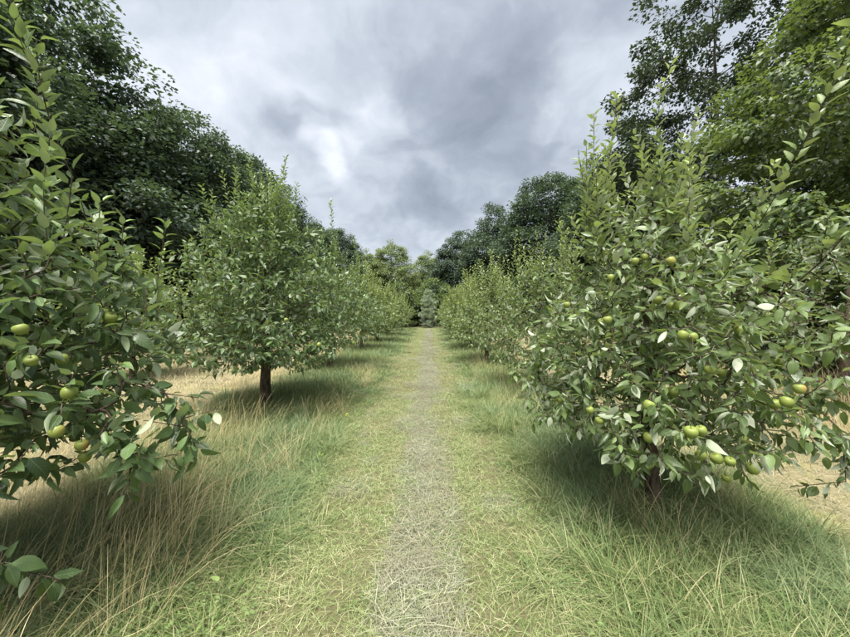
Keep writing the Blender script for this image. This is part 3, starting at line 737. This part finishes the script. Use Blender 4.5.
SPLIT = 6.0
def wob(x, y): return .18 * np.sin(y * 1.3 + 1) + .12 * np.sin(y * 3.1 + x) + .08 * np.sin(y * 7.7)
def grid(x0, x1, y0, y1, sp, rng, test=None, s=(.9, 1.15), zs=(.75, 1.25), spin=True, jit=.2, edge=None):
    gx_, gy_ = np.meshgrid(np.arange(x0, x1, sp), np.arange(y0, y1, sp)); x = gx_.ravel(); y = gy_.ravel()
    x = x + rng.uniform(-jit, jit, len(x)) * sp; y = y + rng.uniform(-jit, jit, len(y)) * sp
    if test is not None: k = test(x, y); x, y = x[k], y[k]
    n = len(x); rot = np.stack([rng.normal(0, .03, n), rng.normal(0, .03, n), rng.integers(0, 4, n) * PI / 2 + rng.normal(0, .1, n) if spin else rng.normal(0, .25, n)], 1)
    k = rng.uniform(s[0], s[1], n); zk = k * rng.uniform(zs[0], zs[1], n)
    if edge is not None: zk = zk * edge(x, y)
    return np.stack([x, y, height(x, y)], 1), rot, np.stack([k, k, zk], 1)
rg = np.random.default_rng(77)
U = lambda n: rg.uniform(0, 1, n)

near = patches("mown_patch", "mown", rg, 5, dict(n=820, size=.4, h=(.025, .085), w=(.0022, .005), lean=.55, bend=.7), dict(n=260, size=.42, h=(.05, .12), w=(.0018, .003), lean=.9, bend=.3, segs=2, flat=.25))
far = patches("mown_far_patch", "mown", rg, 3, dict(n=420, size=.4, h=(.03, .075), w=(.004, .007), lean=.5, bend=.6, segs=2))
scatter("mown_grass", "short yellowish green mown grass on both sides of the worn strip", "grass", near, far,
        [grid(-1.6, 1.25, .5, 30, .36, rg, lambda x, y: (x + wob(x, y) > -1.4) & (x + wob(x, y) < .95))], "mown")
near = patches("clippings", "clip", rg, 4, dict(n=250, size=.28, h=(.05, .17), w=(.0018, .0036), lean=.9, bend=.2, flat=.18), dict(n=60, size=.3, h=(.02, .05), w=(.002, .004), lean=.5, bend=.6, segs=2))
scatter("grass_clippings", "dry grey clippings strewn along the middle of the path", "clippings", near, [],
        [grid(-.46, .31, .5, 27, .17, rg, lambda x, y: np.abs(x + .09 + .2 * wob(x * 0, y)) < .11 + .11 * U(len(x))),
         grid(-1.4, 1.0, .5, 16, .33, rg, lambda x, y: U(len(x)) < .10, s=(.5, 1.2), jit=.5)], "clip")
near = patches("long_grass_patch", "lush", rg, 6, dict(n=430, size=.42, h=(.16, .40), w=(.003, .0064), lean=.35, bend=.75, segs=5, clumps=11, csd=.035), dict(n=330, size=.42, h=(.08, .2), w=(.003, .005), lean=.4, bend=.6))
far = patches("long_grass_far_patch", "lush", rg, 3, dict(n=260, size=.42, h=(.12, .34), w=(.006, .011), lean=.35, bend=.7, segs=3, clumps=9, csd=.04))
lush = lambda x, y: ((x + wob(x, y) < -1.25) & (x + wob(x, y) > -3.4)) | ((x + wob(x, y) > .85) & (x + wob(x, y) < 2.5))
def lush_edge(x, y):
    w = x + wob(x, y); e = np.minimum(np.abs(w + 1.2), np.abs(w - .8)); return np.clip(.4 + e * 1.1, .4, 1.0)
scatter("long_grass", "lush bluish green long grass under the apple rows", "grass", near, far, [grid(-4, 3.0, .4, 27, .3, rg, lush, edge=lush_edge)], "lush")
near = patches("dry_stem_patch", "dry", rg, 5, dict(n=36, size=.4, h=(.45, .8), w=(.003, .0045), lean=.3, bend=.45, segs=6, lean_dir=(.1, .55, 0), seed_head=.9),
               dict(n=60, size=.4, h=(.2, .5), w=(.0022, .004), lean=.4, bend=.6, segs=5, lean_dir=(.1, .4, 0)))
scatter("dry_grass", "tall golden dry grass stems in the verge under the nearest left apple tree", "dry grass", near, [],
        [grid(-3.3, -1.2, .6, 4.2, .3, rg, lambda x, y: U(len(x)) < np.clip(.95 - (x + 2.2) * .5 - np.maximum(0, y - 2.4) * .35, .08, .8), s=(.6, 1.0), spin=False), grid(-4.2, -2.9, 3, 18, .36, rg, lambda x, y: U(len(x)) < .7, s=(.5, .9), spin=False),
         grid(-2.9, -1.4, 4, 9, .36, rg, lambda x, y: U(len(x)) < .12, s=(.5, .9), spin=False), grid(1.2, 2.8, 1.0, 12, .36, rg, lambda x, y: U(len(x)) < .22, s=(.4, .8), spin=False),
         grid(5.0, 7.8, 3.6, 9, .33, rg, lambda x, y: U(len(x)) < .8, s=(.7, 1.1), spin=False)], "dry")
near = patches("straw_patch", "straw", rg, 5, dict(n=420, size=.62, h=(.08, .28), w=(.002, .0045), lean=.9, bend=.2, flat=.2), dict(n=420, size=.62, h=(.04, .13), w=(.002, .0045), lean=.5, bend=.6))
far = patches("straw_far_patch", "straw", rg, 3, dict(n=260, size=.62, h=(.05, .16), w=(.006, .012), lean=.6, bend=.5, segs=2))
scatter("straw", "pale cut hay lying in the alleys outside the two apple rows", "hay", near, far,
        [grid(-12.5, 9, .6, 27, .5, rg, lambda x, y: (x + wob(x, y) < -3.2) | (x + wob(x, y) > 2.45))], "straw")
def weed_mesh(rng):
    n = 60; a = rng.uniform(0, 6.28, n); r = .15 * np.sqrt(rng.uniform(0, 1, n)); z = rng.uniform(.02, .11, n)
    D = np.stack([np.cos(a), np.sin(a), rng.uniform(-.2, .4, n)], 1); N = np.array([0, 0, 1.0]) + rng.normal(0, .25, (n, 3))
    v, f, at = leaf_soup(LEAF_MID, np.stack([r * np.cos(a), r * np.sin(a), z], 1), D, N, rng.uniform(.018, .036, n), rng.uniform(0, .7, n), rng)
    return make_mesh("weed", v, f, M["weed"], at)
near = [weed_mesh(rg) for i in range(4)]
scatter("weeds", "small round-leaved weeds along the left edge of the mown path", "weeds", near, [],
        [grid(-1.75, -1.0, .9, 6, .2, rg, lambda x, y: U(len(x)) < .45, jit=.5), grid(.7, 1.2, 1.0, 6, .2, rg, lambda x, y: U(len(x)) < .12, jit=.5)], "weed")

# ------------------------------------------------------------------ small things on the ground
def fallen(x, y, lab):
    d = CAMH * FPX / (y - HY); p = px(x, y, d)
    o = obj("fallen_apple", APPLE_ME, None, (p[0], p[1], float(height(p[0], p[1])) + .045)); o.rotation_euler = (1.2, .4, x)
    o["label"] = lab; o["category"] = "apple"; o["group"] = "windfall apples"; obj("stem", STEM_ME, o)
fallen(319, 461, "small reddish windfall apple in the grass left of the path")
fallen(346, 419, "pale windfall apple beside the path, farther off than the reddish one")
fallen(737, 507, "windfall apple on the cut hay right of the nearest right apple tree's trunk")
fallen(778, 526, "windfall apple on the cut hay nearest the lower right corner")
lf = leaf_part_mesh("apple_leaf_pale", 1, 1.0)
o = obj("fallen_leaf", lf, None, (px(212, 621, 1.65)[0], 1.65, .14)); o.scale = (.08, .08, .08); o.rotation_euler = (.3, .2, 1.0)
o["label"] = "single pale yellow-green leaf lying in the verge grass at the bottom left"; o["category"] = "leaf"
